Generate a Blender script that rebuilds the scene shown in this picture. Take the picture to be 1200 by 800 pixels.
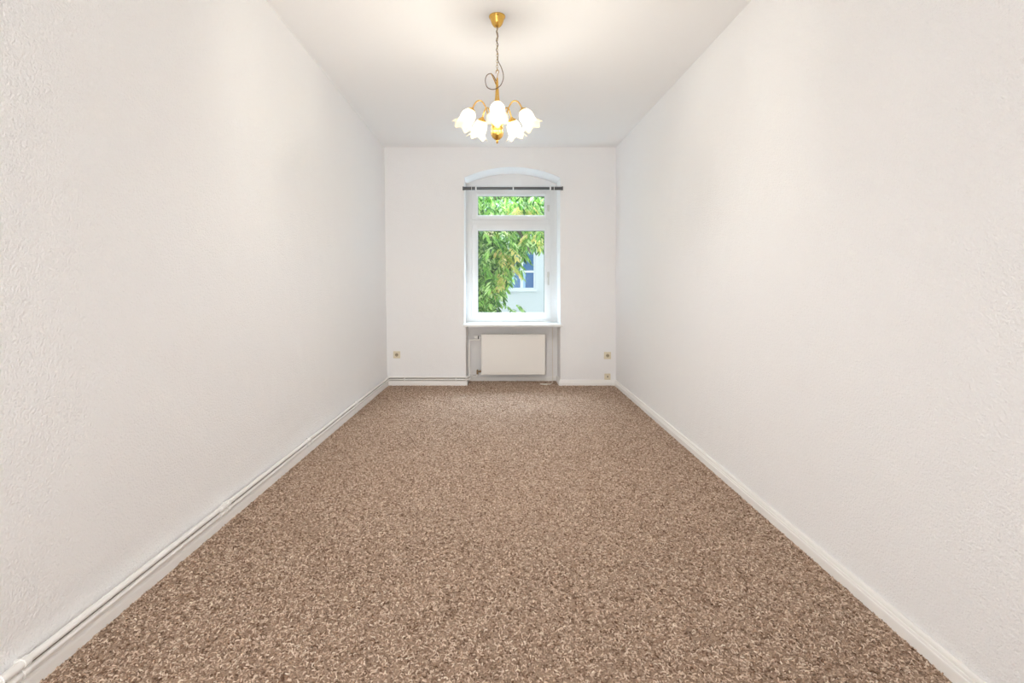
import bpy, bmesh, math, random
import numpy as np
from mathutils import Vector, Matrix
PI = math.pi
random.seed(7)
rng = np.random.default_rng(11)
for o in list(bpy.data.objects):
    bpy.data.objects.remove(o)
S = bpy.context.scene
C = S.collection

# ------------------------------------------------------------ camera, world, exposure
CAM_H = 1.215
cd = bpy.data.cameras.new('camera'); cam = bpy.data.objects.new('camera', cd); C.objects.link(cam)
cam.location = (0, 0, CAM_H); cam.rotation_euler = (PI/2, 0, 0)
cd.sensor_width = 36; cd.lens = 18.0; cd.clip_start = .02; cd.clip_end = 200
cd.shift_x = 17/1200; cd.shift_y = -66/1200
S.camera = cam
S.view_settings.view_transform = 'Standard'; S.view_settings.look = 'None'
S.view_settings.gamma = 1; S.view_settings.use_curve_mapping = False
S.view_settings.exposure = 0.80
WORLD_STRENGTH = 0.9
BULB_STRENGTH = 720.0
SIDE_FILL_POWER = 4.5
REAR_FILL_POWER = 18.0
SUN_STRENGTH = 22.5
w = bpy.data.worlds.new('sky'); S.world = w; w.use_nodes = True
bg = w.node_tree.nodes['Background']
bg.inputs['Color'].default_value = (.80, .90, 1.0, 1)       # bright overcast sky
bg.inputs['Strength'].default_value = WORLD_STRENGTH
S.cycles.max_bounces = 14; S.cycles.diffuse_bounces = 10; S.cycles.transparent_max_bounces = 12
S.cycles.use_denoising = True; S.cycles.sample_clamp_direct = 1.6
S.cycles.caustics_reflective = False; S.cycles.caustics_refractive = False
# added fill lights behind the camera, set in two invented side windows
for sx in (-1, 1):
    ld = bpy.data.lights.new('side_daylight', 'AREA'); ld.shape = 'RECTANGLE'; ld.size = 1.3; ld.size_y = 1.8
    ld.energy = SIDE_FILL_POWER; ld.color = (.97, .985, 1.0)
    lo = bpy.data.objects.new('side_daylight', ld); C.objects.link(lo)
    lo.location = (sx*1.36, -.62, 1.62); lo.rotation_euler = (PI/2, 0, sx*PI/2)
# added rear fill light, set in an invented doorway behind the camera
ld = bpy.data.lights.new('doorway_light', 'AREA'); ld.shape = 'RECTANGLE'; ld.size = .70; ld.size_y = 2.0
ld.energy = REAR_FILL_POWER; ld.spread = math.radians(110); ld.color = (1.0, .965, .92)
lo = bpy.data.objects.new('doorway_light', ld); C.objects.link(lo)
lo.location = (-.97, -1.47, 1.05); lo.rotation_euler = (PI/2, 0, 0)
sl = bpy.data.lights.new('hazy_sun', 'SUN'); sl.energy = SUN_STRENGTH; sl.angle = math.radians(50); sl.color = (.68, .83, 1.0)
so = bpy.data.objects.new('hazy_sun', sl); C.objects.link(so)
so.rotation_euler = Vector((.12, 1.0, 1.35)).to_track_quat('Z', 'Y').to_euler()    # hazy daylight over the neighbouring roof

# ------------------------------------------------------------ helpers
def nodes(m):
    nt = m.node_tree
    return nt, nt.nodes, nt.links
def pmat(name, col, rough=.5, metal=0, bump=None, spec=.5, mottled=0, coat=0):
    """principled material; bump = (noise scale, distance); mottled = amount of colour variation"""
    m = bpy.data.materials.new(name); m.use_nodes = True
    nt, N, L = nodes(m); b = N['Principled BSDF']
    b.inputs['Base Color'].default_value = (*col, 1); b.inputs['Roughness'].default_value = rough
    b.inputs['Metallic'].default_value = metal; b.inputs['Specular IOR Level'].default_value = spec
    b.inputs['Coat Weight'].default_value = coat
    tc = N.new('ShaderNodeTexCoord')
    nz = N.new('ShaderNodeTexNoise'); nz.inputs['Scale'].default_value = bump[0] if bump else 12
    nz.inputs['Detail'].default_value = 3
    L.new(tc.outputs['Object'], nz.inputs['Vector'])
    if bump:
        bp = N.new('ShaderNodeBump'); bp.inputs['Distance'].default_value = bump[1]; bp.inputs['Strength'].default_value = 1
        L.new(nz.outputs['Fac'], bp.inputs['Height']); L.new(bp.outputs['Normal'], b.inputs['Normal'])
    if mottled:
        n2 = N.new('ShaderNodeTexNoise'); n2.inputs['Scale'].default_value = 1.7; n2.inputs['Detail'].default_value = 4
        L.new(tc.outputs['Object'], n2.inputs['Vector'])
        mx = N.new('ShaderNodeMix'); mx.data_type = 'RGBA'
        mx.inputs['A'].default_value = (*[c*(1-mottled) for c in col], 1)
        mx.inputs['B'].default_value = (*[min(1, c*(1+mottled)) for c in col], 1)
        L.new(n2.outputs['Fac'], mx.inputs['Factor']); L.new(mx.outputs['Result'], b.inputs['Base Color'])
    return m

def obj(name, verts, faces, mat, parent=None, smooth=False):
    me = bpy.data.meshes.new(name); me.from_pydata([tuple(v) for v in verts], [], faces)
    me.materials.append(mat); me.update()
    if smooth:
        me.polygons.foreach_set('use_smooth', [True]*len(me.polygons))
    o = bpy.data.objects.new(name, me); C.objects.link(o)
    if parent: o.parent = parent
    return o
class MB:
    """collects shapes, then builds ONE mesh object"""
    def __init__(s): s.v = []; s.f = []; s.sm = []
    def add(s, v, f, smooth=False):
        k = len(s.v); s.v += [tuple(p) for p in v]; s.f += [tuple(i+k for i in q) for q in f]; s.sm += [smooth]*len(f); return s
    def box(s, x0, x1, y0, y1, z0, z1):
        v = [(x, y, z) for x in (x0, x1) for y in (y0, y1) for z in (z0, z1)]
        return s.add(v, [(0,1,3,2), (4,6,7,5), (0,4,5,1), (2,3,7,6), (0,2,6,4), (1,5,7,3)])
    def tube(s, pts, r, n=10, closed=False):
        pts = [Vector(p) for p in pts]; m = len(pts); rr = r if hasattr(r, '__len__') else [r]*m
        rings = []; u = None
        for i, p in enumerate(pts):
            if closed: t = pts[(i+1) % m]-pts[i-1]
            else: t = pts[min(i+1, m-1)]-pts[max(i-1, 0)]
            t.normalize()
            if u is None:
                u = t.orthogonal().normalized()
            u = (u-t*u.dot(t)).normalized(); w_ = t.cross(u)
            rings.append([p+(u*math.cos(2*PI*k/n)+w_*math.sin(2*PI*k/n))*rr[i] for k in range(n)])
        v = [q for R_ in rings for q in R_]
        f = []
        for i in range(m if closed else m-1):
            j = (i+1) % m
            for k in range(n):
                f.append((i*n+k, i*n+(k+1) % n, j*n+(k+1) % n, j*n+k))
        if not closed:
            f += [tuple(range(n-1, -1, -1)), tuple((m-1)*n+k for k in range(n))]
        return s.add(v, f, True)
    def lathe(s, prof, n=24, M=Matrix.Identity(4)):
        v = []; f = []
        for r, z in prof:
            for k in range(n):
                v.append(M @ Vector((r*math.cos(2*PI*k/n), r*math.sin(2*PI*k/n), z)))
        for i in range(len(prof)-1):
            for k in range(n):
                f.append((i*n+k, i*n+(k+1) % n, (i+1)*n+(k+1) % n, (i+1)*n+k))
        return s.add(v, f, True)
    def build(s, name, mat, parent=None, bevel=0, seg=2):
        o = obj(name, s.v, s.f, mat, parent)
        o.data.polygons.foreach_set('use_smooth', s.sm)
        bm = bmesh.new(); bm.from_mesh(o.data); bmesh.ops.recalc_face_normals(bm, faces=bm.faces); bm.to_mesh(o.data); bm.free()
        if any(s.sm):
            o.data.set_sharp_from_angle(angle=math.radians(42))
        if bevel:
            md = o.modifiers.new('bevel', 'BEVEL'); md.width = bevel; md.segments = seg; md.limit_method = 'ANGLE'
            md.angle_limit = math.radians(40)
        return o
def struct(o, label=None):
    o['kind'] = 'structure'
    if label: o['label'] = label
    return o
def thing(name, label, cat, loc=(0, 0, 0), group=None):
    o = bpy.data.objects.new(name, None); C.objects.link(o); o.location = loc; o.empty_display_size = .1
    return tag(o, label, cat, group)
def tag(o, label, cat, group=None):
    o['label'] = label; o['category'] = cat
    if group: o['group'] = group
    return o
def copy_tree(o, parent=None):
    c = o.copy(); C.objects.link(c); c.parent = parent
    for ch in list(o.children): copy_tree(ch, c)
    return c
def smooth_path(P, n=6):
    """Catmull-Rom through P"""
    P = [Vector(p) for p in P]; Q = [2*P[0]-P[1]]+P+[2*P[-1]-P[-2]]; out = []
    for i in range(1, len(Q)-2):
        a, b, c, d = Q[i-1:i+3]
        for k in range(n):
            t = k/n
            out.append(.5*((2*b)+(c-a)*t+(2*a-5*b+4*c-d)*t*t+(3*b-a-3*c+d)*t**3))
    return out+[P[-1]]
def fillet(P, r=.025, n=4):
    """polyline with rounded corners"""
    P = [Vector(p) for p in P]; out = [P[0]]
    for a, b, c in zip(P, P[1:], P[2:]):
        d1 = (a-b).normalized(); d2 = (c-b).normalized(); p = b+d1*r; q = b+d2*r
        out += [(1-t)**2*p+2*t*(1-t)*b+t*t*q for t in [k/n for k in range(n+1)]]
    return out+[P[-1]]

# ------------------------------------------------------------ materials
def plaster():
    m = bpy.data.materials.new('white_plaster'); m.use_nodes = True
    nt, N, L = nodes(m); b = N['Principled BSDF']
    b.inputs['Base Color'].default_value = (.895, .896, .90, 1); b.inputs['Roughness'].default_value = .75
    b.inputs['Specular IOR Level'].default_value = .25
    tc = N.new('ShaderNodeTexCoord')
    n1 = N.new('ShaderNodeTexNoise'); n1.inputs['Scale'].default_value = 105; n1.inputs['Detail'].default_value = 4; n1.inputs['Distortion'].default_value = .6
    v = N.new('ShaderNodeTexVoronoi'); v.inputs['Scale'].default_value = 150
    n2 = N.new('ShaderNodeTexNoise'); n2.inputs['Scale'].default_value = 6
    for q in (n1, v, n2): L.new(tc.outputs['Object'], q.inputs['Vector'])
    a = N.new('ShaderNodeMath'); a.operation = 'MULTIPLY_ADD'; a.inputs[1].default_value = -.35
    L.new(v.outputs['Distance'], a.inputs[0]); L.new(n1.outputs['Fac'], a.inputs[2])
    a2 = N.new('ShaderNodeMath'); a2.operation = 'MULTIPLY_ADD'; a2.inputs[1].default_value = 1.6
    L.new(n2.outputs['Fac'], a2.inputs[0]); L.new(a.outputs[0], a2.inputs[2])
    bp = N.new('ShaderNodeBump'); bp.inputs['Distance'].default_value = .0043; bp.inputs['Strength'].default_value = 1
    L.new(a2.outputs[0], bp.inputs['Height']); L.new(bp.outputs['Normal'], b.inputs['Normal'])
    return m
M_wall = plaster()
M_ceil = pmat('white_ceiling_paint', (.89, .89, .89), .85, bump=(40, .0008), spec=.2)
M_trim = pmat('white_gloss_trim', (.90, .89, .87), .32, bump=(9, .0006))
M_pipe = pmat('white_pipe_enamel', (.90, .89, .87), .28)
M_pvc = pmat('white_window_plastic', (.76, .77, .77), .3)
M_bead = pmat('white_glazing_bead', (.78, .80, .80), .35)
M_seal = pmat('grey_rubber_seal', (.20, .22, .21), .6)
M_sill = pmat('white_window_board', (.80, .80, .79), .28)
M_rad = pmat('cream_white_radiator_enamel', (.88, .86, .82), .35)
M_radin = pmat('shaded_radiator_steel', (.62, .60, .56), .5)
M_brass = pmat('polished_brass', (.74, .45, .11), .2, metal=1, bump=(30, .0006))
M_brassd = pmat('dark_brass', (.50, .31, .10), .3, metal=1)
M_chain = pmat('aged_brass_chain', (.42, .32, .16), .35, metal=1)
M_cord = pmat('brown_lamp_cord', (.16, .10, .07), .5)
M_rod = pmat('dark_grey_rod', (.10, .105, .11), .35, metal=.3)
M_rodw = pmat('white_plastic', (.85, .85, .84), .4)
M_handle = pmat('pale_grey_handle', (.62, .62, .58), .4)
M_sock = pmat('cream_socket_plastic', (.76, .69, .53), .35)
M_sockd = pmat('cream_socket_recess', (.42, .36, .24), .45)
M_hole = pmat('dark_hole', (.03, .025, .02), .7)
M_cable = pmat('white_cable', (.82, .78, .70), .4)
M_grey = pmat('dark_valve_ring', (.08, .08, .08), .4)
M_bronze = pmat('dull_valve_brass', (.30, .21, .12), .4, metal=.7)

def glass_mat():
    m = bpy.data.materials.new('window_glass'); m.use_nodes = True
    nt, N, L = nodes(m); N.remove(N['Principled BSDF'])
    t = N.new('ShaderNodeBsdfTransparent'); t.inputs['Color'].default_value = (.97, .985, .98, 1)
    g = N.new('ShaderNodeBsdfGlossy'); g.inputs['Roughness'].default_value = .01
    lw = N.new('ShaderNodeLayerWeight'); lw.inputs['Blend'].default_value = .5
    pw = N.new('ShaderNodeMath'); pw.operation = 'POWER'; pw.inputs[1].default_value = 5; L.new(lw.outputs['Facing'], pw.inputs[0])
    fr = N.new('ShaderNodeMath'); fr.operation = 'MULTIPLY_ADD'; fr.inputs[1].default_value = .9; fr.inputs[2].default_value = .05; L.new(pw.outputs[0], fr.inputs[0])
    mx = N.new('ShaderNodeMixShader')
    L.new(fr.outputs[0], mx.inputs[0]); L.new(t.outputs[0], mx.inputs[1]); L.new(g.outputs[0], mx.inputs[2])
    L.new(mx.outputs[0], N['Material Output'].inputs['Surface'])
    return m
M_glass = glass_mat()
def shade_mat():
    m = bpy.data.materials.new('frosted_shade_glass'); m.use_nodes = True
    nt, N, L = nodes(m); b = N['Principled BSDF']
    b.inputs['Base Color'].default_value = (.95, .88, .72, 1); b.inputs['Roughness'].default_value = .35
    t = N.new('ShaderNodeBsdfTranslucent'); t.inputs['Color'].default_value = (.97, .93, .80, 1)
    mx = N.new('ShaderNodeMixShader'); mx.inputs[0].default_value = .8
    L.new(b.outputs[0], mx.inputs[1]); L.new(t.outputs[0], mx.inputs[2])
    tr = N.new('ShaderNodeBsdfTransparent'); tr.inputs['Color'].default_value = (1, .97, .90, 1)
    m2 = N.new('ShaderNodeMixShader'); m2.inputs[0].default_value = .42
    L.new(mx.outputs[0], m2.inputs[1]); L.new(tr.outputs[0], m2.inputs[2])
    L.new(m2.outputs[0], N['Material Output'].inputs['Surface'])
    return m
M_shade = shade_mat()
def emit_mat(name, col, s):
    m = bpy.data.materials.new(name); m.use_nodes = True
    nt, N, L = nodes(m); N.remove(N['Principled BSDF'])
    e = N.new('ShaderNodeEmission'); e.inputs['Color'].default_value = (*col, 1); e.inputs['Strength'].default_value = s
    L.new(e.outputs[0], N['Material Output'].inputs['Surface'])
    return m
M_bulb = emit_mat('lit_bulb', (.955, .965, 1.0), BULB_STRENGTH)

# ------------------------------------------------------------ room shell
D = 6.2          # distance to the window wall
ZC = 2.884
YB = -1.5        # wall behind the camera
YN = .8          # in front of this the old walls' slant is held
def lerp(a, b, t): return a+(b-a)*t
def WL(y, z=0):
    t = (D-max(y, YN))/(D-1.56)
    lo_ = lerp(-1.335, -1.418, t); tc_ = (D-max(y, YN))/3.2; hi = lerp(-1.371, -1.358, tc_)
    return lerp(lo_, hi, z/ZC)
def WR(y, z=0):
    t = (D-max(y, YN))/(D-1.56)
    lo_ = lerp(1.432, 1.411, t); tc_ = (D-max(y, YN))/3.2; hi = lerp(1.434, 1.489, tc_)
    return lerp(lo_, hi, z/ZC)
ys = [YB, YN]+[YN+(D-YN)*k/8 for k in range(1, 9)]
def side_wall(fn, name):
    zs = [ZC*k/6 for k in range(7)]; v = [(fn(y, z), y, z) for y in ys for z in zs]; n = len(zs)
    f = [(i*n+k, i*n+k+1, (i+1)*n+k+1, (i+1)*n+k) for i in range(len(ys)-1) for k in range(n-1)]
    return struct(obj(name, v, f, M_wall, smooth=True))
struct(side_wall(WL, 'wall_left')); struct(side_wall(WR, 'wall_right'))
def slab(name, z, mat):
    v = []; 
    for y in ys: v += [(WL(y, z), y, z), (WR(y, z), y, z)]
    f = [(2*i, 2*i+1, 2*i+3, 2*i+2) for i in range(len(ys)-1)]
    k = len(v)
    if z == 0:   # the floor runs on into the radiator niche
        v += [(-.384, D, 0), (.760, D, 0), (.760, 6.5, 0), (-.384, 6.5, 0)]; f.append((k, k+1, k+2, k+3))
    return struct(obj(name, v, f, mat))
# window wall with the arched window recess and the radiator niche
xl, xr, zs0, zcr = -.403, .760, 2.517, 2.645      # recess: jambs, spring line, crown
nl, nr, nz = -.384, .760, .712                      # niche
YW = 6.78; YNB = 6.5
h_, c_ = zcr-zs0, (xr-xl)/2
R_ = (c_*c_+h_*h_)/(2*h_); cx_ = (xl+xr)/2
def arc(n=20):
    a = math.asin(c_/R_)
    return [(cx_+R_*math.sin(t), zcr-R_+R_*math.cos(t)) for t in [lerp(-a, a, k/n) for k in range(n+1)]]
A = arc()
b = MB()
def q(*p): b.add(p, [tuple(range(len(p)))])
q((WL(D, 0), D, 0), (nl, D, 0), (nl, D, nz), (xl, D, nz), (xl, D, zs0), (xl, D, ZC), (WL(D, ZC), D, ZC))
q((nr, D, 0), (WR(D, 0), D, 0), (WR(D, ZC), D, ZC), (xr, D, ZC), (xr, D, zs0), (xr, D, nz))
for (x0, z0), (x1, z1) in zip(A, A[1:]):
    q((x0, D, z0), (x1, D, z1), (x1, D, ZC), (x0, D, ZC))
    q((x0, D, z0), (x1, D, z1), (x1, YW, z1), (x0, YW, z0))
q((xl, D, nz), (xl, YW, nz), (xl, YW, zs0), (xl, D, zs0)); q((xr, D, nz), (xr, YW, nz), (xr, YW, zs0), (xr, D, zs0))
q((nl, D, 0), (nl, YNB, 0), (nl, YNB, nz), (nl, D, nz)); q((nr, D, 0), (nr, YNB, 0), (nr, YNB, nz), (nr, D, nz))
q((nl, YNB, 0), (nr, YNB, 0), (nr, YNB, nz), (nl, YNB, nz))
q((xl-.02, YNB, nz), (xr+.02, YNB, nz), (xr+.02, YW, nz), (xl-.02, YW, nz))
q((-2, YW, -.4), (2.3, YW, -.4), (2.3, YW, nz), (-2, YW, nz))       # outer face under the window
struct(b.build('wall_back', M_wall))

# carpet
def carpet_mat(inst):
    m = bpy.data.materials.new('brown_fleck_carpet' if inst else 'brown_carpet_backing'); m.use_nodes = True
    nt, N, L = nodes(m); bs = N['Principled BSDF']; bs.inputs['Roughness'].default_value = .95
    bs.inputs['Specular IOR Level'].default_value = .1
    r = N.new('ShaderNodeValToRGB')
    if inst:
        oi = N.new('ShaderNodeObjectInfo'); L.new(oi.outputs['Random'], r.inputs['Fac'])
        e = r.color_ramp.elements; e[0].position = 0; e[0].color = (.17, .098, .062, 1); e[1].position = 1; e[1].color = (.88, .76, .63, 1)
        for p, c in ((.28, (.42, .295, .215, 1)), (.6, (.62, .475, .37, 1)), (.92, (.76, .61, .49, 1))):
            x = e.new(p); x.color = c
    else:
        tc = N.new('ShaderNodeTexCoord'); n = N.new('ShaderNodeTexNoise'); n.inputs['Scale'].default_value = 150; n.inputs['Detail'].default_value = 3
        L.new(tc.outputs['Object'], n.inputs['Vector']); L.new(n.outputs['Fac'], r.inputs['Fac'])
        e = r.color_ramp.elements; e[0].position = .3; e[0].color = (.25, .165, .115, 1); e[1].position = .7; e[1].color = (.46, .345, .26, 1)
    L.new(r.outputs['Color'], bs.inputs['Base Color'])
    return m
floor = slab('floor', 0, carpet_mat(False)); floor['label'] = 'fitted brown speckled carpet'
slab('ceiling', ZC, M_ceil)
def gn_pile(density):
    v = [(WL(.9)+.012, .9, 0), (WR(.9)-.012, .9, 0)]; f = []
    for k in range(1, 7):
        y = lerp(.9, D-.012, k/6); v += [(WL(y)+.012, y, 0), (WR(y)-.012, y, 0)]; i = 2*k-2; f.append((i, i+1, i+3, i+2))
    k = len(v); v += [(-.366, D-.012, 0), (.745, D-.012, 0), (.745, 6.478, 0), (-.366, 6.478, 0)]; f.append((k, k+1, k+2, k+3))
    M_ = carpet_mat(True)
    o = obj('carpet_pile', v, f, M_, floor); o['kind'] = 'stuff'
    g = bpy.data.node_groups.new('pile', 'GeometryNodeTree'); N, L = g.nodes, g.links
    g.interface.new_socket('Geometry', in_out='INPUT', socket_type='NodeSocketGeometry')
    g.interface.new_socket('Geometry', in_out='OUTPUT', socket_type='NodeSocketGeometry')
    gi, go = N.new('NodeGroupInput'), N.new('NodeGroupOutput')
    dp = N.new('GeometryNodeDistributePointsOnFaces'); dp.inputs['Density'].default_value = density
    arcn = N.new('GeometryNodeCurveArc'); arcn.inputs['Resolution'].default_value = 5
    arcn.inputs['Radius'].default_value = .0052; arcn.inputs['Sweep Angle'].default_value = math.radians(150)
    cc = N.new('GeometryNodeCurvePrimitiveCircle'); cc.inputs['Resolution'].default_value = 4; cc.inputs['Radius'].default_value = .0019
    cm = N.new('GeometryNodeCurveToMesh'); L.new(arcn.outputs['Curve'], cm.inputs['Curve']); L.new(cc.outputs['Curve'], cm.inputs['Profile Curve'])
    sm = N.new('GeometryNodeSetMaterial'); sm.inputs['Material'].default_value = M_; L.new(cm.outputs[0], sm.inputs[0])
    ip = N.new('GeometryNodeInstanceOnPoints'); L.new(gi.outputs[0], dp.inputs['Mesh']); L.new(dp.outputs['Points'], ip.inputs['Points'])
    L.new(sm.outputs[0], ip.inputs['Instance'])
    rv = N.new('FunctionNodeRandomValue'); rv.data_type = 'FLOAT_VECTOR'
    rv.inputs[0].default_value = (-.9, -.9, 0); rv.inputs[1].default_value = (.9, .9, 2*PI)
    L.new(rv.outputs[0], ip.inputs['Rotation'])
    rs = N.new('FunctionNodeRandomValue'); rs.data_type = 'FLOAT'; rs.inputs[2].default_value = .75; rs.inputs[3].default_value = 1.35; rs.inputs[8].default_value = 3
    L.new(rs.outputs[1], ip.inputs['Scale'])
    jn = N.new('GeometryNodeJoinGeometry'); L.new(ip.outputs[0], jn.inputs[0])
    L.new(jn.outputs[0], go.inputs[0])
    md = o.modifiers.new('pile', 'NODES'); md.node_group = g
gn_pile(19000)

# wall behind the camera; doorway and side windows are added to frame the fill lights
struct(MB().box(-.60, WR(YB, ZC)+.1, YB-.1, YB, 0, ZC).box(WL(YB, 0)-.1, -1.34, YB-.1, YB, 0, ZC).box(-1.34, -.60, YB-.1, YB, 2.07, ZC).build('wall_front', M_wall))
struct(MB().box(-1.40, -1.33, YB-.02, YB+.02, 0, 2.13).box(-.61, -.54, YB-.02, YB+.02, 0, 2.13).box(-1.33, -.61, YB-.02, YB+.02, 2.06, 2.13).build('door_1', M_trim))  # doorway frame added around the rear fill light
for n_, sx in ((2, -1), (3, 1)):  # unseen window frames added around the side fill lights
    w2 = bpy.data.objects.new('window_%d' % n_, None); C.objects.link(w2); struct(w2)
    xa_, xb_ = sorted((sx*1.365, sx*1.41)); b = MB()
    for y0, y1, z0, z1 in ((-1.33, -1.25, .66, 2.58), (.01, .09, .66, 2.58), (-1.25, .01, .66, .74), (-1.25, .01, 2.50, 2.58)):
        b.box(xa_, xb_, y0, y1, z0, z1)
    b.build('window_frame', M_pvc, w2)

# baseboards: profile (distance from wall, height) swept along a floor line
def sweep(name, path, prof, mat=M_trim, parent=None):
    """path: points on the wall foot, room on the right-hand side of travel; mitred at corners"""
    P = [Vector((x, y)) for x, y in path]; n = len(P); dirs = [(P[i+1]-P[i]).normalized() for i in range(n-1)]
    nor = [Vector((d.y, -d.x)) for d in dirs]; v = []; k = len(prof)
    for i, p in enumerate(P):
        a = nor[max(i-1, 0)]; c = nor[min(i, n-2)]; m = (a+c); m = m/(m.dot(a)) if m.length > 1e-6 else a
        for d, z in prof: v.append((p.x+m.x*d, p.y+m.y*d, z))
    f = [(i*k+j, i*k+j+1, (i+1)*k+j+1, (i+1)*k+j) for i in range(n-1) for j in range(k-1)]
    f += [tuple(range(k)), tuple((n-1)*k+j for j in range(k-1, -1, -1))]
    o = obj(name, v, f, mat, parent)
    bm = bmesh.new(); bm.from_mesh(o.data); bmesh.ops.recalc_face_normals(bm, faces=bm.faces); bm.to_mesh(o.data); bm.free()
    return o
prof_l = [(0, 0), (0, .059), (.009, .059), (.012, .054), (.013, .046), (.016, .043), (.019, .038), (.020, .033), (.020, 0)]
prof_r = [(0, 0), (0, .070), (.006, .070), (.010, .067), (.012, .061), (.012, .053), (.015, .051), (.016, .046), (.016, .043), (.019, .041), (.020, .036), (.020, 0)]
prof_n = [(0, 0), (0, .058), (.009, .058), (.014, .053), (.017, .046), (.017, 0)]
yy = [YB+.001]+[lerp(YN, D, k/6) for k in range(7)]
bl = struct(sweep('baseboard_left', [(WL(y), y) for y in yy], prof_l))
M_gapshade = pmat('dusty_grey_wall_strip', (.32, .30, .27), .9, mottled=.25)  # strips added behind the pipes; the gap shade is put into their grey
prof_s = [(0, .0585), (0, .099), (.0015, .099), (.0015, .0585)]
sweep('wall_strip', [(WL(y), y) for y in yy], prof_s, M_gapshade, bl)
struct(sweep('baseboard_right', [(WR(y), y) for y in yy[::-1]], prof_r))
bl = struct(sweep('baseboard_back_left', [(WL(D)+.0, D), (nl, D), (nl, D+.05), (nl, YNB)], prof_l))
sweep('wall_strip', [(WL(D)+.002, D), (nl-.002, D)], prof_s, M_gapshade, bl)
struct(sweep('baseboard_back_right', [(nr, YNB), (nr, D), (WR(D), D)], prof_r))
struct(sweep('baseboard_niche', [(nl, YNB), (nr, YNB)], prof_n))

# ------------------------------------------------------------ window_1
win = bpy.data.objects.new('window_1', None); C.objects.link(win); win.location = (0, 6.57, .74); struct(win)
def wp(o):   # parts are built in world coordinates
    o.parent = win; o.matrix_parent_inverse = Matrix.Translation(-win.location); return o
def keep(o, p):
    o.parent = p; o.matrix_parent_inverse = Matrix.Translation(-p.location); return o
b = MB()
b.box(xl-.01, -.312, 6.57, 6.64, .742, 2.49); b.box(.666, xr+.01, 6.57, 6.64, .742, 2.49)
b.box(-.312, .666, 6.57, 6.64, .742, .800); b.box(-.312, .666, 6.57, 6.64, 2.405, 2.49); b.box(-.312, .666, 6.57, 6.64, 1.97, 2.062)
wp(b.build('window_frame', M_pvc, None, bevel=.005))
b = MB(); b.box(xl-.005, -.385, 6.562, 6.575, .742, 2.49); b.box(.735, xr+.005, 6.562, 6.575, .742, 2.49); b.box(-.385, .735, 6.562, 6.575, 2.470, 2.49)
wp(b.build('cover_strip', M_bead, None, bevel=.002))
# plain panel filling the arch above the frame
pv = [(x, 6.60, 2.485) for x, z in A]+[(x, 6.60, z+.005) for x, z in A]; n = len(A)
pf = [(i, i+1, n+i+1, n+i) for i in range(n-1)]
wp(obj('arch_panel', pv, pf, M_wall))
def sash(name, x0, x1, z0, z1, gx0, gx1, gz0, gz1):
    b = MB(); y0, y1 = 6.545, 6.60
    b.box(x0, gx0-.014, y0, y1, z0, z1); b.box(gx1+.014, x1, y0, y1, z0, z1)
    b.box(gx0-.014, gx1+.014, y0, y1, z0, gz0-.014); b.box(gx0-.014, gx1+.014, y0, y1, gz1+.014, z1)
    o = wp(b.build(name, M_pvc, None, bevel=.004))
    b = MB(); y0, y1 = 6.562, 6.598
    b.box(gx0-.015, gx0, y0, y1, gz0-.015, gz1+.015); b.box(gx1, gx1+.015, y0, y1, gz0-.015, gz1+.015)
    b.box(gx0, gx1, y0, y1, gz0-.015, gz0); b.box(gx0, gx1, y0, y1, gz1, gz1+.015)
    bd = b.build('glazing_bead', M_bead, None, bevel=.003); bd.parent = o
    b = MB(); y0, y1 = 6.580, 6.597; t = .005
    b.box(gx0, gx0+t, y0, y1, gz0, gz1); b.box(gx1-t, gx1, y0, y1, gz0, gz1); b.box(gx0+t, gx1-t, y0, y1, gz1-t, gz1)
    b.build('seal', M_seal, None).parent = o
    g = MB().box(gx0-.005, gx1+.005, 6.588, 6.590, gz0-.005, gz1+.005).build('pane', M_glass, None); g.parent = o
    return o
us = sash('upper_sash', -.326, .680, 2.048, 2.418, -.251, .603, 2.112, 2.357)
ls = sash('lower_sash', -.326, .680, .786, 1.985, -.251, .603, .863, 1.913)
def handle(p, x, z0, z1):
    b = MB(); b.box(x-.015, x+.015, 6.533, 6.546, z1-.07, z1); b.tube([(x, 6.535, z1-.03), (x, 6.512, z1-.03)], .009)
    b.box(x-.010, x+.010, 6.503, 6.515, z0, z1-.018)
    o = b.build('handle', M_handle, None, bevel=.003); o.parent = p
handle(ls, .648, 1.215, 1.385); handle(us, .648, 2.15, 2.24)
for z in (.86, 1.40, 1.90, 2.10, 2.35):
    wp(MB().tube([(-.330, 6.552, z-.03), (-.330, 6.552, z+.03)], .009).build('hinge', M_pvc, None))
# window board
o = MB().box(-.411, .786, 6.155, 6.575, .711, .742).build('window_sill', M_sill, None, bevel=.006, seg=3); wp(o)
wp(MB().box(xl, xr, 6.64, 6.90, .715, .735).build('outer_sill', M_handle, None, bevel=.003))
wp(MB().box(xl+.001, xr-.001, 6.600, 6.602, 2.40, 2.49).build('head_filler', M_pvc, None))

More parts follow.
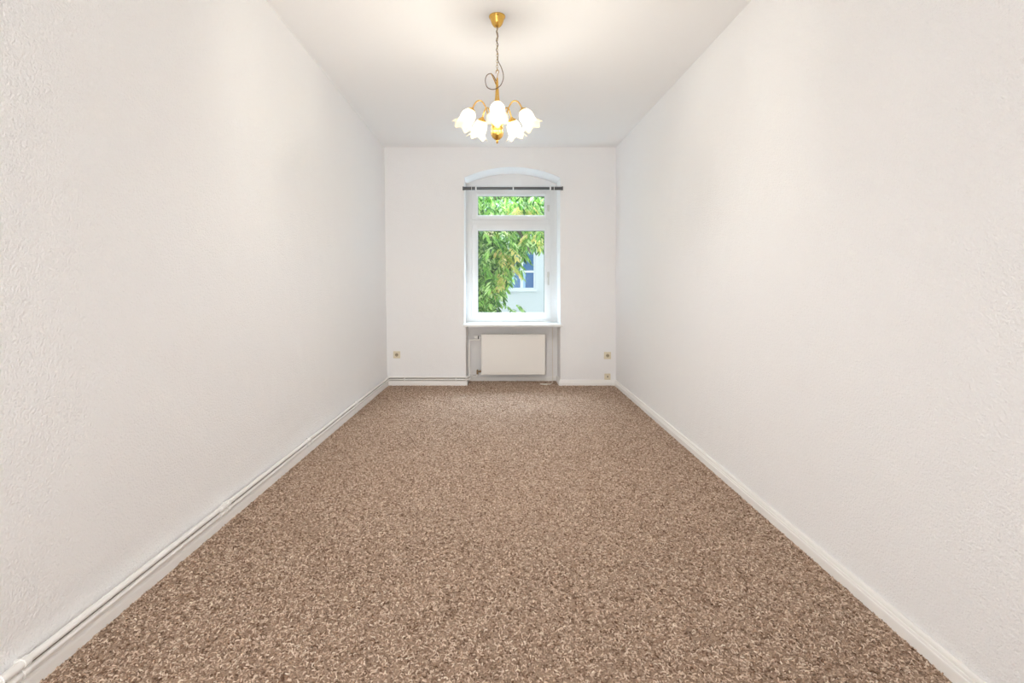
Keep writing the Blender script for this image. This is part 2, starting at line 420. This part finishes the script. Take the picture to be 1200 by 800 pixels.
# ------------------------------------------------------------ curtain rod
z_ = 2.374; y_ = 6.135; xa, xb = -.405, .772
rod = thing('curtain_rod', 'dark grey rod across the top of the window, with white clips', 'curtain rod', (xa, y_, z_))
keep(MB().tube([(xa+.13, y_, z_), (xb-.115, y_, z_)], .0175, 16).build('tube', M_rod, None), rod)
for x0, x1 in ((xa, xa+.14), (xb-.13, xb)):
    keep(MB().tube([(x0, y_, z_), (x1, y_, z_)], .020, 16).build('outer_sleeve', M_rod, None), rod)
for x0, x1 in ((xa-.012, xa), (xb, xb+.010)):
    c = keep(MB().tube([(x0, y_, z_), (x1, y_, z_)], .024, 16).build('end_cap', M_rod, None), rod)
for x, s in ((xa+.004, 1), (xb-.004, 1)):
    b = MB().box(x-.006, x+.006, y_+.012, D-.001, z_-.010, z_+.010); keep(b.build('wall_bracket', M_rod, None, bevel=.002), rod)
for x, t in ((-.258, .008), (.188, .007), (.632, .009), (.677, .003), (xa+.095, .002)):
    keep(MB().tube([(x-t, y_, z_), (x+t, y_, z_)], .0225, 16).build('clip', M_rodw, None), rod)

# ------------------------------------------------------------ radiator
rad = thing('radiator', 'cream white flat panel radiator in the niche under the window', 'radiator', (.195, 6.38, .101))
x0, x1, z0, z1 = -.203, .592, .103, .606
keep(MB().box(x0, x1, 6.338, 6.352, z0, z1).build('front_panel', M_rad, None, bevel=.007, seg=3), rad)
b = MB(); b.box(x0+.018, x1-.018, 6.334, 6.340, z0+.03, z1-.022); keep(b.build('panel_face', M_rad, None, bevel=.004), rad)
for x in (x0, x1-.004):
    keep(MB().box(x, x+.004, 6.350, 6.425, z0+.012, z1-.004).build('side_cover', M_rad, None), rad)
b = MB()
for k in range(38):
    x = lerp(x0+.015, x1-.025, k/37); b.box(x, x+.003, 6.354, 6.415, z0+.02, z1-.025)
keep(b.build('convector_fins', M_radin, None), rad)
keep(MB().box(x0+.005, x1-.005, 6.415, 6.427, z0+.01, z1-.01).build('rear_panel', M_radin, None, bevel=.003), rad)
b = MB()
for k in range(40):
    x = lerp(x0+.01, x1-.018, k/39); b.box(x, x+.008, 6.352, 6.415, z1-.006, z1-.002)
b.box(x0+.004, x1-.004, 6.350, 6.356, z1-.008, z1-.001); b.box(x0+.004, x1-.004, 6.411, 6.417, z1-.008, z1-.001)
keep(b.build('top_grille', M_rad, None), rad)
for x in (-.05, .44):
    keep(MB().box(x-.012, x+.012, 6.425, 6.50, .16, .56).build('wall_bracket', M_radin, None), rad)
# thermostat valve and lower valve
yv = 6.385; zv = .563
v = keep(MB().tube([(-.288, yv, zv), (-.245, yv, zv)], [.023, .025], 16).build('thermostat_head', M_rodw, None), rad)
keep(MB().tube([(-.245, yv, zv), (-.232, yv, zv)], .021, 14).build('valve_ring', M_grey, None), rad)
keep(MB().tube([(-.232, yv, zv), (-.200, yv, zv)], .012, 10).tube([(-.222, yv, zv), (-.222, yv, zv-.03)], .012, 10).build('valve_body', M_rodw, None), rad)
b = MB().tube([(-.262, yv, .140), (-.200, yv, .140)], .010, 10).tube([(-.222, yv, .140), (-.210, yv, .140)], .017, 10).tube([(-.250, yv, .140), (-.250, yv, .162)], .010, 10)
b.tube([(-.250, yv, .140), (-.250, yv, .105)], .012, 10)
keep(b.build('return_valve', M_bronze, None), rad)

# ------------------------------------------------------------ heating pipes along the left skirting
def wall_line(off, z, y0, xe):
    P = [(WL(y)+off, y, z) for y in (y0, YN, 2.2, 4.0)]; P.append((WL(D)+off, D-off, z)); P.append((xe, D-off, z)); return P
clipY = [.42, 1.505, 2.60, 3.70, 4.85]
def hpipe(name, label, z, r, off, xe, tail):
    P = wall_line(off, z, YB+.01, xe)+tail
    t = thing(name, label, 'pipe', (P[4][0], P[4][1], 0), 'heating pipes above the left skirting board')
    keep(MB().tube(fillet(P, .03, 5), r, 14).build('tube', M_pipe, None), t)
    for y in clipY:
        x = WL(y)+off
        keep(MB().tube([(x, y-.010, z), (x, y+.010, z)], r+.0035, 14).box(WL(y)+.001, x, y-.006, y+.006, z-.005, z+.005).build('clip', M_pipe, None), t)
        keep(MB().tube([(x, y-.075, z), (x, y-.020, z)], r+.0022, 14).build('sleeve', M_pipe, None), t)
    for x in (-1.12, -.50):
        keep(MB().tube([(x-.008, D-off, z), (x+.008, D-off, z)], r+.003, 14).box(x-.005, x+.005, D-off, D-.001, z-.005, z+.005).build('clip', M_pipe, None), t)
    return t
hpipe('heating_pipe', 'upper white heating pipe, thicker of two above the left skirting, rising to the radiator', .108, .0115, .029, -.352,
      [(-.352, 6.40, .108), (-.352, 6.40, .533), (-.222, 6.385, .533)])
hpipe('heating_pipe', 'lower white heating pipe, thinner of two resting just above the left skirting', .078, .009, .029, -.338,
      [(-.338, 6.435, .078), (-.250, 6.385, .078), (-.250, 6.385, .110)])

# ------------------------------------------------------------ sockets
def disk(r, y, n=24): return [(r*math.cos(2*PI*k/n), y, r*math.sin(2*PI*k/n)) for k in range(n)]
def ring_plate(half, r, y0, yb, n=24):
    """square plate with a round hole: front at y0, back at yb"""
    b = MB(); sq = []
    for k in range(n):
        a = 2*PI*k/n; c, s = math.cos(a), math.sin(a); m = half/max(abs(c), abs(s)); sq.append((c*m, y0, s*m))
    ci = disk(r, y0, n); v = sq+ci+[(x, yb, z) for x, _, z in sq]
    f = [(k, (k+1) % n, n+(k+1) % n, n+k) for k in range(n)]+[(k, 2*n+k, 2*n+(k+1) % n, (k+1) % n) for k in range(n)]
    return b.add(v, f)
def socket(label, x, z, kind):
    t = thing('wall_socket', label, 'socket', (x, D, z), 'cream wall sockets by the skirting of the window wall')
    hw = .0425 if kind == 'power' else .037
    b = MB(); b.box(-hw, hw, -.008, 0, -hw, hw); b.build('frame', M_sock, t, bevel=.004)
    if kind == 'power':
        ring_plate(.0285, .0205, -.013, -.008).build('insert', M_sock, t)
        b = MB(); n = 24
        v = disk(.0205, -.013, n)+disk(.0195, -.0085, n); b.add(v, [(k, (k+1) % n, n+(k+1) % n, n+k) for k in range(n)]+[tuple(range(n, 2*n))])
        b.build('recess', M_sockd, t)
        for dx in (-.0095, .0095):
            MB().tube([(dx, -.0095, 0), (dx, -.0083, 0)], .0036, 10).build('pin_hole', M_hole, t)
        for dz in (.015, -.020): MB().box(-.004, .004, -.0125, -.0085, dz, dz+.005).build('earth_clip', M_bronze, t)
    else:
        MB().box(-.024, .024, -.012, -.008, -.024, .024).build('insert', M_sock, t, bevel=.002)
        MB().box(-.0045, .0045, -.0126, -.0119, -.010, .013).build('jack_hole', M_hole, t)
    return t
socket('cream power socket on the left half of the window wall', -1.219, .373, 'power')
socket('cream power socket right of the radiator, higher of the two in the right corner', 1.331, .364, 'power')
socket('cream jack socket just above the skirting board in the right corner', 1.331, .108, 'jack')

# ------------------------------------------------------------ white cable
P = [(.698, 6.492, .70), (.698, 6.492, .40), (.700, 6.492, .12), (.700, 6.485, .068), (.698, 6.470, .030), (.69, 6.43, .010),
     (.675, 6.33, .010), (.645, 6.25, .010), (.60, 6.215, .010), (.555, 6.215, .010), (.520, 6.235, .011), (.545, 6.255, .011), (.600, 6.240, .012), (.640, 6.205, .011)]
tag(MB().tube(smooth_path(P, 6), .0042, 8).build('cable', M_cable), 'thin white cable hanging beside the radiator and curling on the carpet', 'cable')

# ------------------------------------------------------------ chandelier
CX, CY = -.002, 3.18
ch = thing('chandelier', 'brass five-arm chandelier with lit tulip-shaped frosted glass shades', 'chandelier', (CX, CY, ZC))
def cp(o): o.parent = ch; return o
Z = lambda z: z-ZC      # local height
MB().lathe([(.001, 0), (.050, 0), (.0515, -.004), (.050, -.009), (.044, -.014), (.041, -.028), (.034, -.046), (.026, -.058), (.020, -.064), (.006, -.067), (.0005, -.067)], 32).build('canopy', M_brass, ch)
# chain of oval links
b = MB(); zt, zb = -.064, Z(2.545); nL = 16; pitch = (zt-zb)/nL
for i in range(nL):
    zc = zt-(i+.5)*pitch; a = (i % 2)*PI/2+.4; hl = pitch*.64; pts = []
    for k in range(12):
        t = 2*PI*k/12; r = .0058*math.cos(t); pts.append((r*math.cos(a), r*math.sin(a), zc+hl*math.sin(t)))
    b.tube(pts, .0013, 5, closed=True)
b.build('chain', M_chain, ch)
# lamp cord: wound round the chain, then a loose loop
s = .0052
def px(u, v, dy=0): return ((u-583)*s, dy, CAM_H+(334-v)*.0053-ZC)
P = [(0, 0, -.066)]
for k in range(1, 15):
    zz = lerp(-.066, px(0, 66)[2], k/15); P.append((.0055*math.cos(k*1.35), .0055*math.sin(k*1.35), zz))
P += [px(584, 71), px(588, 80, -.01), px(590.5, 91, -.02), px(588, 100, -.02), px(583, 104, -.012), px(577, 105.5, -.01), px(571, 102, 0), px(568.8, 94, .01),
      px(570.5, 87.5, .012), px(575, 85.5, .01), px(579, 89, .004), px(582, 95, .004)]
MB().tube(smooth_path(P, 5), .0026, 8).build('cord', M_cord, ch)
# hook at the top of the stem, stem trumpet
b = MB(); b.tube(smooth_path([(0, 0, Z(2.50)), (.004, 0, Z(2.525)), (.010, 0, Z(2.538)), (.004, 0, Z(2.552)), (-.006, 0, Z(2.545)), (-.008, 0, Z(2.53))], 5), .0022, 8)
b.tube(smooth_path([(-.006, 0, Z(2.46)), (-.018, 0, Z(2.49)), (-.030, 0, Z(2.515)), (-.037, 0, Z(2.53))], 5), [.004]*8+[.0032]*8, 8)
b.build('hook', M_brassd, ch)
MB().lathe([(.0005, Z(2.505)), (.005, Z(2.50)), (.0065, Z(2.48)), (.008, Z(2.45)), (.0105, Z(2.42)), (.0125, Z(2.39)), (.0155, Z(2.362)), (.018, Z(2.355)), (.012, Z(2.350)),
            (.008, Z(2.34)), (.008, Z(2.25)), (.012, Z(2.245)), (.012, Z(2.235)), (.008, Z(2.23)), (.008, Z(2.19))], 24).build('stem', M_brass, ch)
# hub ball with ridged collar
n = 40; b = MB()
prof = [(.010, Z(2.222)), (.024, Z(2.216)), (.033, Z(2.205)), (.036, Z(2.192)), (.030, Z(2.184)), (.034, Z(2.176)), (.037, Z(2.162)), (.035, Z(2.146)), (.028, Z(2.130)), (.016, Z(2.119)), (.006, Z(2.115)), (.006, Z(2.108)), (.008, Z(2.104)), (.005, Z(2.097)), (.0005, Z(2.092))]
v = []; f = []
for i, (r, z) in enumerate(prof):
    for k in range(n):
        rr = r*(1+(.06*math.cos(10*2*PI*k/n) if 1 <= i <= 9 else 0)); v.append((rr*math.cos(2*PI*k/n), rr*math.sin(2*PI*k/n), z))
for i in range(len(prof)-1):
    for k in range(n): f.append((i*n+k, i*n+(k+1) % n, (i+1)*n+(k+1) % n, (i+1)*n+k))
b.add(v, f, True).build('hub', M_brass, ch)
# one arm with its cup, bulb and shade; then four copies
TILT = math.radians(27)
arm = MB().tube(smooth_path([(.028, 0, Z(2.205)), (.055, 0, Z(2.235)), (.070, 0, Z(2.30)), (.098, 0, Z(2.343)), (.128, 0, Z(2.343)), (.150, 0, Z(2.315)), (.158, 0, Z(2.292))], 6), .0042, 10).build('arm', M_brass, ch)
Ms = Matrix.Translation((.158, 0, Z(2.298))) @ Matrix.Rotation(-TILT, 4, 'Y') @ Matrix.Rotation(PI, 4, 'X')   # local +z points down and outwards
MB().lathe([(.0005, -.004), (.006, -.003), (.009, .002), (.016, .008), (.025, .016), (.0275, .022), (.0265, .026), (.022, .024), (.014, .020), (.0005, .020)], 24, Ms).build('cup', M_brass, arm)
MB().lathe([(.010, .020), (.010, .040)], 12, Ms).build('bulb_holder', M_rodw, arm)
MB().lathe([(.0005, .038), (.010, .040), (.013, .052), (.0175, .068), (.0175, .080), (.012, .092), (.0005, .097)], 12, Ms).build('bulb', M_bulb, arm)
def shade():
    n = 48; prof = [(.022, .018), (.026, .024), (.033, .034), (.0395, .048), (.042, .062), (.042, .076), (.0405, .090), (.041, .102), (.046, .114), (.054, .124), (.062, .130), (.066, .132)]
    v = []; f = []
    for i, (r, z) in enumerate(prof):
        t = i/(len(prof)-1)
        for k in range(n):
            a = 2*PI*k/n; wv = math.cos(6*a)
            rr = r*(1+.07*t*t*wv+.018*math.cos(12*a)*min(1, 2*t)); v.append(Ms @ Vector((rr*math.cos(a), rr*math.sin(a), z+.010*t**3*wv)))
    for i in range(len(prof)-1):
        for k in range(n): f.append((i*n+k, i*n+(k+1) % n, (i+1)*n+(k+1) % n, (i+1)*n+k))
    o = MB().add(v, f, True).build('shade', M_shade, arm)
    md = o.modifiers.new('thickness', 'SOLIDIFY'); md.thickness = .002
shade()
for i in range(5):
    a = arm if i == 0 else copy_tree(arm, ch)
    a.rotation_euler.z = -PI/2+2*PI*i/5+.01

# ------------------------------------------------------------ outside: ground, neighbouring house, tree
GZ = -3.3
M_ground = pmat('pale_yard_paving', (.26, .27, .24), .9, bump=(5, .02), mottled=.2)
g = obj('ground', [(-25, 6.9, GZ), (25, 6.9, GZ), (25, 45, GZ), (-25, 45, GZ)], [(0, 1, 2, 3)], M_ground); struct(g)
M_fac = pmat('pale_render', (.76, .775, .785), .9, bump=(20, .004), mottled=.02)
M_wframe = pmat('white_painted_frame', (.88, .90, .92), .5)
M_wpane = pmat('blue_reflecting_pane', (.05, .16, .38), .12, mottled=.35)
M_curtain = pmat('pale_blue_curtain', (.42, .62, .80), .7)
M_roof = pmat('grey_roof', (.25, .24, .25), .8)
YF = 18.0
house = thing('house', 'pale rendered neighbouring house seen through the window', 'building', (.85, YF, GZ))
cols = [.855+2.7*k for k in range(-3, 4)]; rows = [(-2.15, -.6), (1.065, 2.62), (4.2, 5.75)]; hw = .47
xs = sorted([-10, 11]+[c-hw for c in cols]+[c+hw for c in cols]); zs = sorted([GZ, 7.2]+[z for r in rows for z in r])
b = MB()
for i in range(len(xs)-1):
    for j in range(len(zs)-1):
        if i % 2 == 1 and j % 2 == 1:
            X0_, X1_, Z0_, Z1_ = xs[i], xs[i+1], zs[j], zs[j+1]; Y2 = YF+.16
            for pq in (((X0_, Z0_), (X1_, Z0_)), ((X1_, Z0_), (X1_, Z1_)), ((X1_, Z1_), (X0_, Z1_)), ((X0_, Z1_), (X0_, Z0_))):
                (a0, c0), (a1, c1) = pq; b.add([(a0, YF, c0), (a1, YF, c1), (a1, Y2, c1), (a0, Y2, c0)], [(0, 1, 2, 3)])
            continue
        b.add([(xs[i], YF, zs[j]), (xs[i+1], YF, zs[j]), (xs[i+1], YF, zs[j+1]), (xs[i], YF, zs[j+1])], [(0, 1, 2, 3)])
b.add([(-10, YF, GZ), (-10, YF+8, GZ), (-10, YF+8, 7.2), (-10, YF, 7.2)], [(0, 1, 2, 3)]); b.add([(11, YF, GZ), (11, YF+8, GZ), (11, YF+8, 7.2), (11, YF, 7.2)], [(0, 1, 2, 3)])
keep(b.build('wall', M_fac, None), house)
keep(MB().add([(-10.4, YF-.4, 7.15), (11.4, YF-.4, 7.15), (11.4, YF+4, 10), (-10.4, YF+4, 10), (11.4, YF+8.4, 7.15), (-10.4, YF+8.4, 7.15)], [(0, 1, 2, 3), (3, 2, 4, 5), (0, 3, 5), (1, 4, 2), (0, 5, 4, 1)]).build('roof', M_roof, None), house)
proto = None
for r in rows:
    for c in cols:
        if proto is None:
            h = r[1]-r[0]; zt_ = .59; b = MB()
            Y0, Y1 = .08, .15
            for x0, x1, z0, z1 in ((-hw, -hw+.05, 0, h), (hw-.05, hw, 0, h), (-hw+.05, hw-.05, 0, .06), (-hw+.05, hw-.05, h-.06, h), (-.05, .05, .06, h-.06),
                                   (-hw+.05, -.05, zt_, zt_+.08), (.05, hw-.05, zt_, zt_+.08)):
                b.box(x0, x1, Y0, Y1, z0, z1)
            proto = b.build('window', M_wframe, house)
            for x0, x1 in ((-hw+.05, -.05), (.05, hw-.05)):
                for z0, z1 in ((.06, zt_), (zt_+.08, h-.06)):
                    MB().box(x0, x1, .11, .12, z0, z1).build('pane', M_wpane, proto)
            for x0, x1 in ((-hw+.05, -hw+.20), (.05, .13)): MB().box(x0, x1, .104, .109, .06, zt_).build('curtain', M_curtain, proto)
            MB().box(-hw-.05, hw+.05, -.10, .08, -.07, 0).build('sill', M_wframe, proto)
            w_ = proto
        else:
            w_ = copy_tree(proto, house)
        w_.location = (c-.85, 0, r[0]-GZ)

def leaf_mat(name, stops, per_object=False):
    m = bpy.data.materials.new(name); m.use_nodes = True
    nt, N, L = nodes(m); bs = N['Principled BSDF']; bs.inputs['Roughness'].default_value = .45
    r = N.new('ShaderNodeValToRGB'); e = r.color_ramp.elements
    e[0].position, e[0].color = stops[0][0], (*stops[0][1], 1); e[1].position, e[1].color = stops[-1][0], (*stops[-1][1], 1)
    for p, c in stops[1:-1]: e.new(p).color = (*c, 1)
    src = (N.new('ShaderNodeObjectInfo').outputs['Random'] if per_object else N.new('ShaderNodeNewGeometry').outputs['Random Per Island'])
    L.new(src, r.inputs['Fac']); L.new(r.outputs['Color'], bs.inputs['Base Color'])
    t = N.new('ShaderNodeBsdfTranslucent'); L.new(r.outputs['Color'], t.inputs['Color'])
    mx = N.new('ShaderNodeMixShader'); mx.inputs[0].default_value = .45
    L.new(bs.outputs[0], mx.inputs[1]); L.new(t.outputs[0], mx.inputs[2]); L.new(mx.outputs[0], N['Material Output'].inputs['Surface'])
    return m
green = [(0, (.02, .08, .015)), (.3, (.10, .28, .035)), (.6, (.27, .49, .08)), (.85, (.46, .66, .18)), (1, (.72, .82, .40))]
yellow = [(0, (.38, .50, .08)), (.4, (.72, .66, .16)), (.75, (.86, .62, .26)), (1, (.90, .80, .46))]
M_leaf = leaf_mat('green_leaves', green); M_leaf1 = leaf_mat('green_leaf_single', green, True); M_yel = leaf_mat('yellowing_leaves', yellow)
M_bark = pmat('grey_brown_bark', (.16, .13, .10), .9, bump=(14, .02))

def leaflet_arrays(pos, axis, nrm, length, width):
    """folded leaflets, 6 verts / 4 faces each"""
    axis = axis/np.linalg.norm(axis, axis=1, keepdims=True)
    side = np.cross(axis, nrm); side /= np.linalg.norm(side, axis=1, keepdims=True)+1e-9; up = np.cross(side, axis)
    l = length[:, None]; w = width[:, None]
    V = np.stack([pos, pos+axis*l*.35+side*w*.5+up*w*.15, pos+axis*l*.35-side*w*.5+up*w*.15, pos+axis*l*.5, pos+axis*l*.75+side*w*.32+up*w*.05, pos+axis*l*.75-side*w*.32+up*w*.05, pos+axis*l-up*l*.08], 1)
    F = np.array([(0, 1, 3), (0, 3, 2), (1, 4, 3), (3, 5, 2), (3, 4, 6), (3, 6, 5)])
    return V, F
def build_leaves(name, V, F, mat, parent):
    n = len(V); verts = V.reshape(-1, 3); faces = (F[None]+np.arange(n)[:, None, None]*7).reshape(-1, 3)
    me = bpy.data.meshes.new(name); me.vertices.add(len(verts)); me.vertices.foreach_set('co', verts.ravel())
    me.loops.add(faces.size); me.loops.foreach_set('vertex_index', faces.ravel())
    me.polygons.add(len(faces)); me.polygons.foreach_set('loop_start', np.arange(0, faces.size, 3)); me.polygons.foreach_set('loop_total', np.full(len(faces), 3))
    me.materials.append(mat); me.update(calc_edges=True)
    o = bpy.data.objects.new(name, me); C.objects.link(o); o.parent = parent; o.matrix_parent_inverse = Matrix.Translation(-parent.location); return o
def sprays(centres, n_pairs=5, L0=.14):
    """drooping pinnate leaves hung at the given points -> leaflet pos, axis, normal, length, width"""
    out = []
    for c in centres:
        a = rng.uniform(0, 2*PI); out_d = np.array([math.cos(a), math.sin(a), 0.]); ll = L0*rng.uniform(.75, 1.25)
        p = np.array(c, float); d = out_d*.8+np.array([0, 0, .1])
        side = np.array([-out_d[1], out_d[0], 0])
        for k in range(n_pairs):
            d = d+np.array([0, 0, -.30]); d /= np.linalg.norm(d); p = p+d*ll*.38
            for sgn in (-1, 1):
                ax = side*sgn*.75+d*.55+np.array([0, 0, -.35])+rng.normal(0, .12, 3)
                out.append((p.copy(), ax, np.array([0, 0, 1.])+rng.normal(0, .35, 3), ll*rng.uniform(.8, 1.1), ll*rng.uniform(.24, .34)))
        out.append((p.copy(), d+rng.normal(0, .1, 3), np.cross(side, d)+rng.normal(0, .2, 3), ll, ll*.3))
    P = list(zip(*out)); return [np.array(q) for q in P]
def in_crown(x, z):
    """which part of the view plane at about ten metres carries foliage"""
    if z < -1.0: return False
    if x < -.18: lo = -1.0+max(0, (x+2.2))*0
    elif x < .02: lo = .70+1.2*(x+.18)/.2*.4 if rng.random() > .22 else .0
    elif x < .42: lo = lerp(1.25, 1.85, (x-.02)/.4)
    elif x < 1.0: lo = lerp(2.0, 2.12, (x-.42)/.58)
    else: lo = 2.0
    return z > lo
tree = thing('tree', 'leafy green tree outside the window with long drooping leaves turning yellow', 'tree', (-1.9, 10.2, GZ))
b = MB(); T = Vector((-1.9, 10.2, GZ))
trunk = [T, T+Vector((.05, 0, 2)), T+Vector((-.05, .1, 4)), T+Vector((.1, 0, 5.3)), T+Vector((.3, .1, 6.5))]
keep(MB().tube(smooth_path(trunk, 4), [lerp(.19, .05, k/16) for k in range(17)], 12).build('trunk', M_bark, None), tree)
for st, pts in ((4.2, [(1.0, -.3, 1.0), (1.9, -.5, 1.5), (2.3, -.6, 1.3), (2.5, -.6, .9)]), (5.0, [(1.4, .4, .9), (2.8, .5, 1.2), (4.2, .3, .8)]), (3.6, [(-1, .2, .8), (-1.9, 0, 1.1)]),
                (5.2, [(1, -.5, .8), (2.6, -.6, 1.0), (4.4, -.5, .9)]), (3.2, [(.6, -.7, .8), (1.2, -1.0, .9), (1.55, -1.1, .2)]), (5.5, [(-.9, .4, .6), (-1.6, .6, .8)])):
    base = T+Vector((.02, .03, st)); P = smooth_path([base]+[base+Vector(p) for p in pts], 4)
    keep(MB().tube(P, [lerp(.07, .014, k/(len(P)-1)) for k in range(len(P))], 8).build('branch', M_bark, None), tree)
def fill(n, x0, x1, z0, z1, y0, y1, test=in_crown):
    out = []
    while len(out) < n:
        x, z = rng.uniform(x0, x1), rng.uniform(z0, z1); y = rng.uniform(y0, y1)
        if test(x*10/y, CAM_H+(z-CAM_H)*10/y): out.append((x, y, z))
    return out
cen = fill(1500, -1.0, 1.3, -.9, 3.2, 9.0, 11.6)+fill(900, -3.6, 3.2, -1.0, 3.5, 9.2, 12.2)+fill(450, -3.2, -.15, -1.0, 3.2, 9.0, 11.0)
# small sprigs hanging low
cen += [(x, 9.6, z) for x, z in ((.0, .80), (.05, .78), (.12, .84), (.30, .86), (.34, .83), (-.02, .95), (.10, .90), (.22, .78), (-.1, .72))]
p_, a_, n_, l_, w_2 = sprays(cen)
V, F = leaflet_arrays(p_, a_, n_, l_, w_2)
# the leaves that show largest through the window are parts of their own
ctr = V.mean(1); u_ = 583+600*ctr[:, 0]/ctr[:, 1]; v_ = 334-600*(ctr[:, 2]-CAM_H)/ctr[:, 1]
near = np.where((u_ > 558) & (u_ < 642) & (v_ > 226) & (v_ < 370))[0]; near = near[np.argsort(ctr[near, 1]/l_[near])][:260]
mask = np.ones(len(V), bool); mask[near] = False
o = build_leaves('foliage', V[mask], F, M_leaf, tree); o['kind'] = 'stuff'
lv, _ = leaflet_arrays(np.zeros((1, 3)), np.array([[1., 0, 0]]), np.array([[0, 0, 1.]]), np.array([1.]), np.array([.3]))
lme = bpy.data.meshes.new('leaf'); lme.from_pydata([tuple(q) for q in lv[0]], [], [tuple(int(i) for i in q) for q in F]); lme.materials.append(M_leaf1)
for i in near:
    ax = Vector(a_[i]).normalized(); sd = ax.cross(Vector(n_[i])).normalized(); up = sd.cross(ax)
    o = bpy.data.objects.new('leaf', lme); C.objects.link(o); o.parent = tree
    M3 = Matrix((ax, -sd, up)).transposed().to_4x4() @ Matrix.Diagonal((l_[i], w_2[i]/.3, w_2[i]/.3, 1))
    o.matrix_local = Matrix.Translation(Vector(p_[i])-Vector(tree.location)) @ M3
def yel_test(x, z):
    return ((x-.20)/.15)**2+((z-1.78)/.22)**2 < 1 or ((x-.74)/.20)**2+((z-2.22)/.12)**2 < 1 or ((x-.05)/.06)**2+((z-1.34)/.18)**2 < 1 or ((x-.5)/.3)**2+((z-2.72)/.12)**2 < .5
yc = fill(46, -.3, 1.3, .7, 3.2, 9.1, 9.7, yel_test)
p_, a_, n_, l_, w_2 = sprays(yc, 5, .12); V, F = leaflet_arrays(p_, a_, n_, l_, w_2)
o = build_leaves('yellow_foliage', V, F, M_yel, tree); o['kind'] = 'stuff'; o['label'] = 'yellow and orange turning leaves'
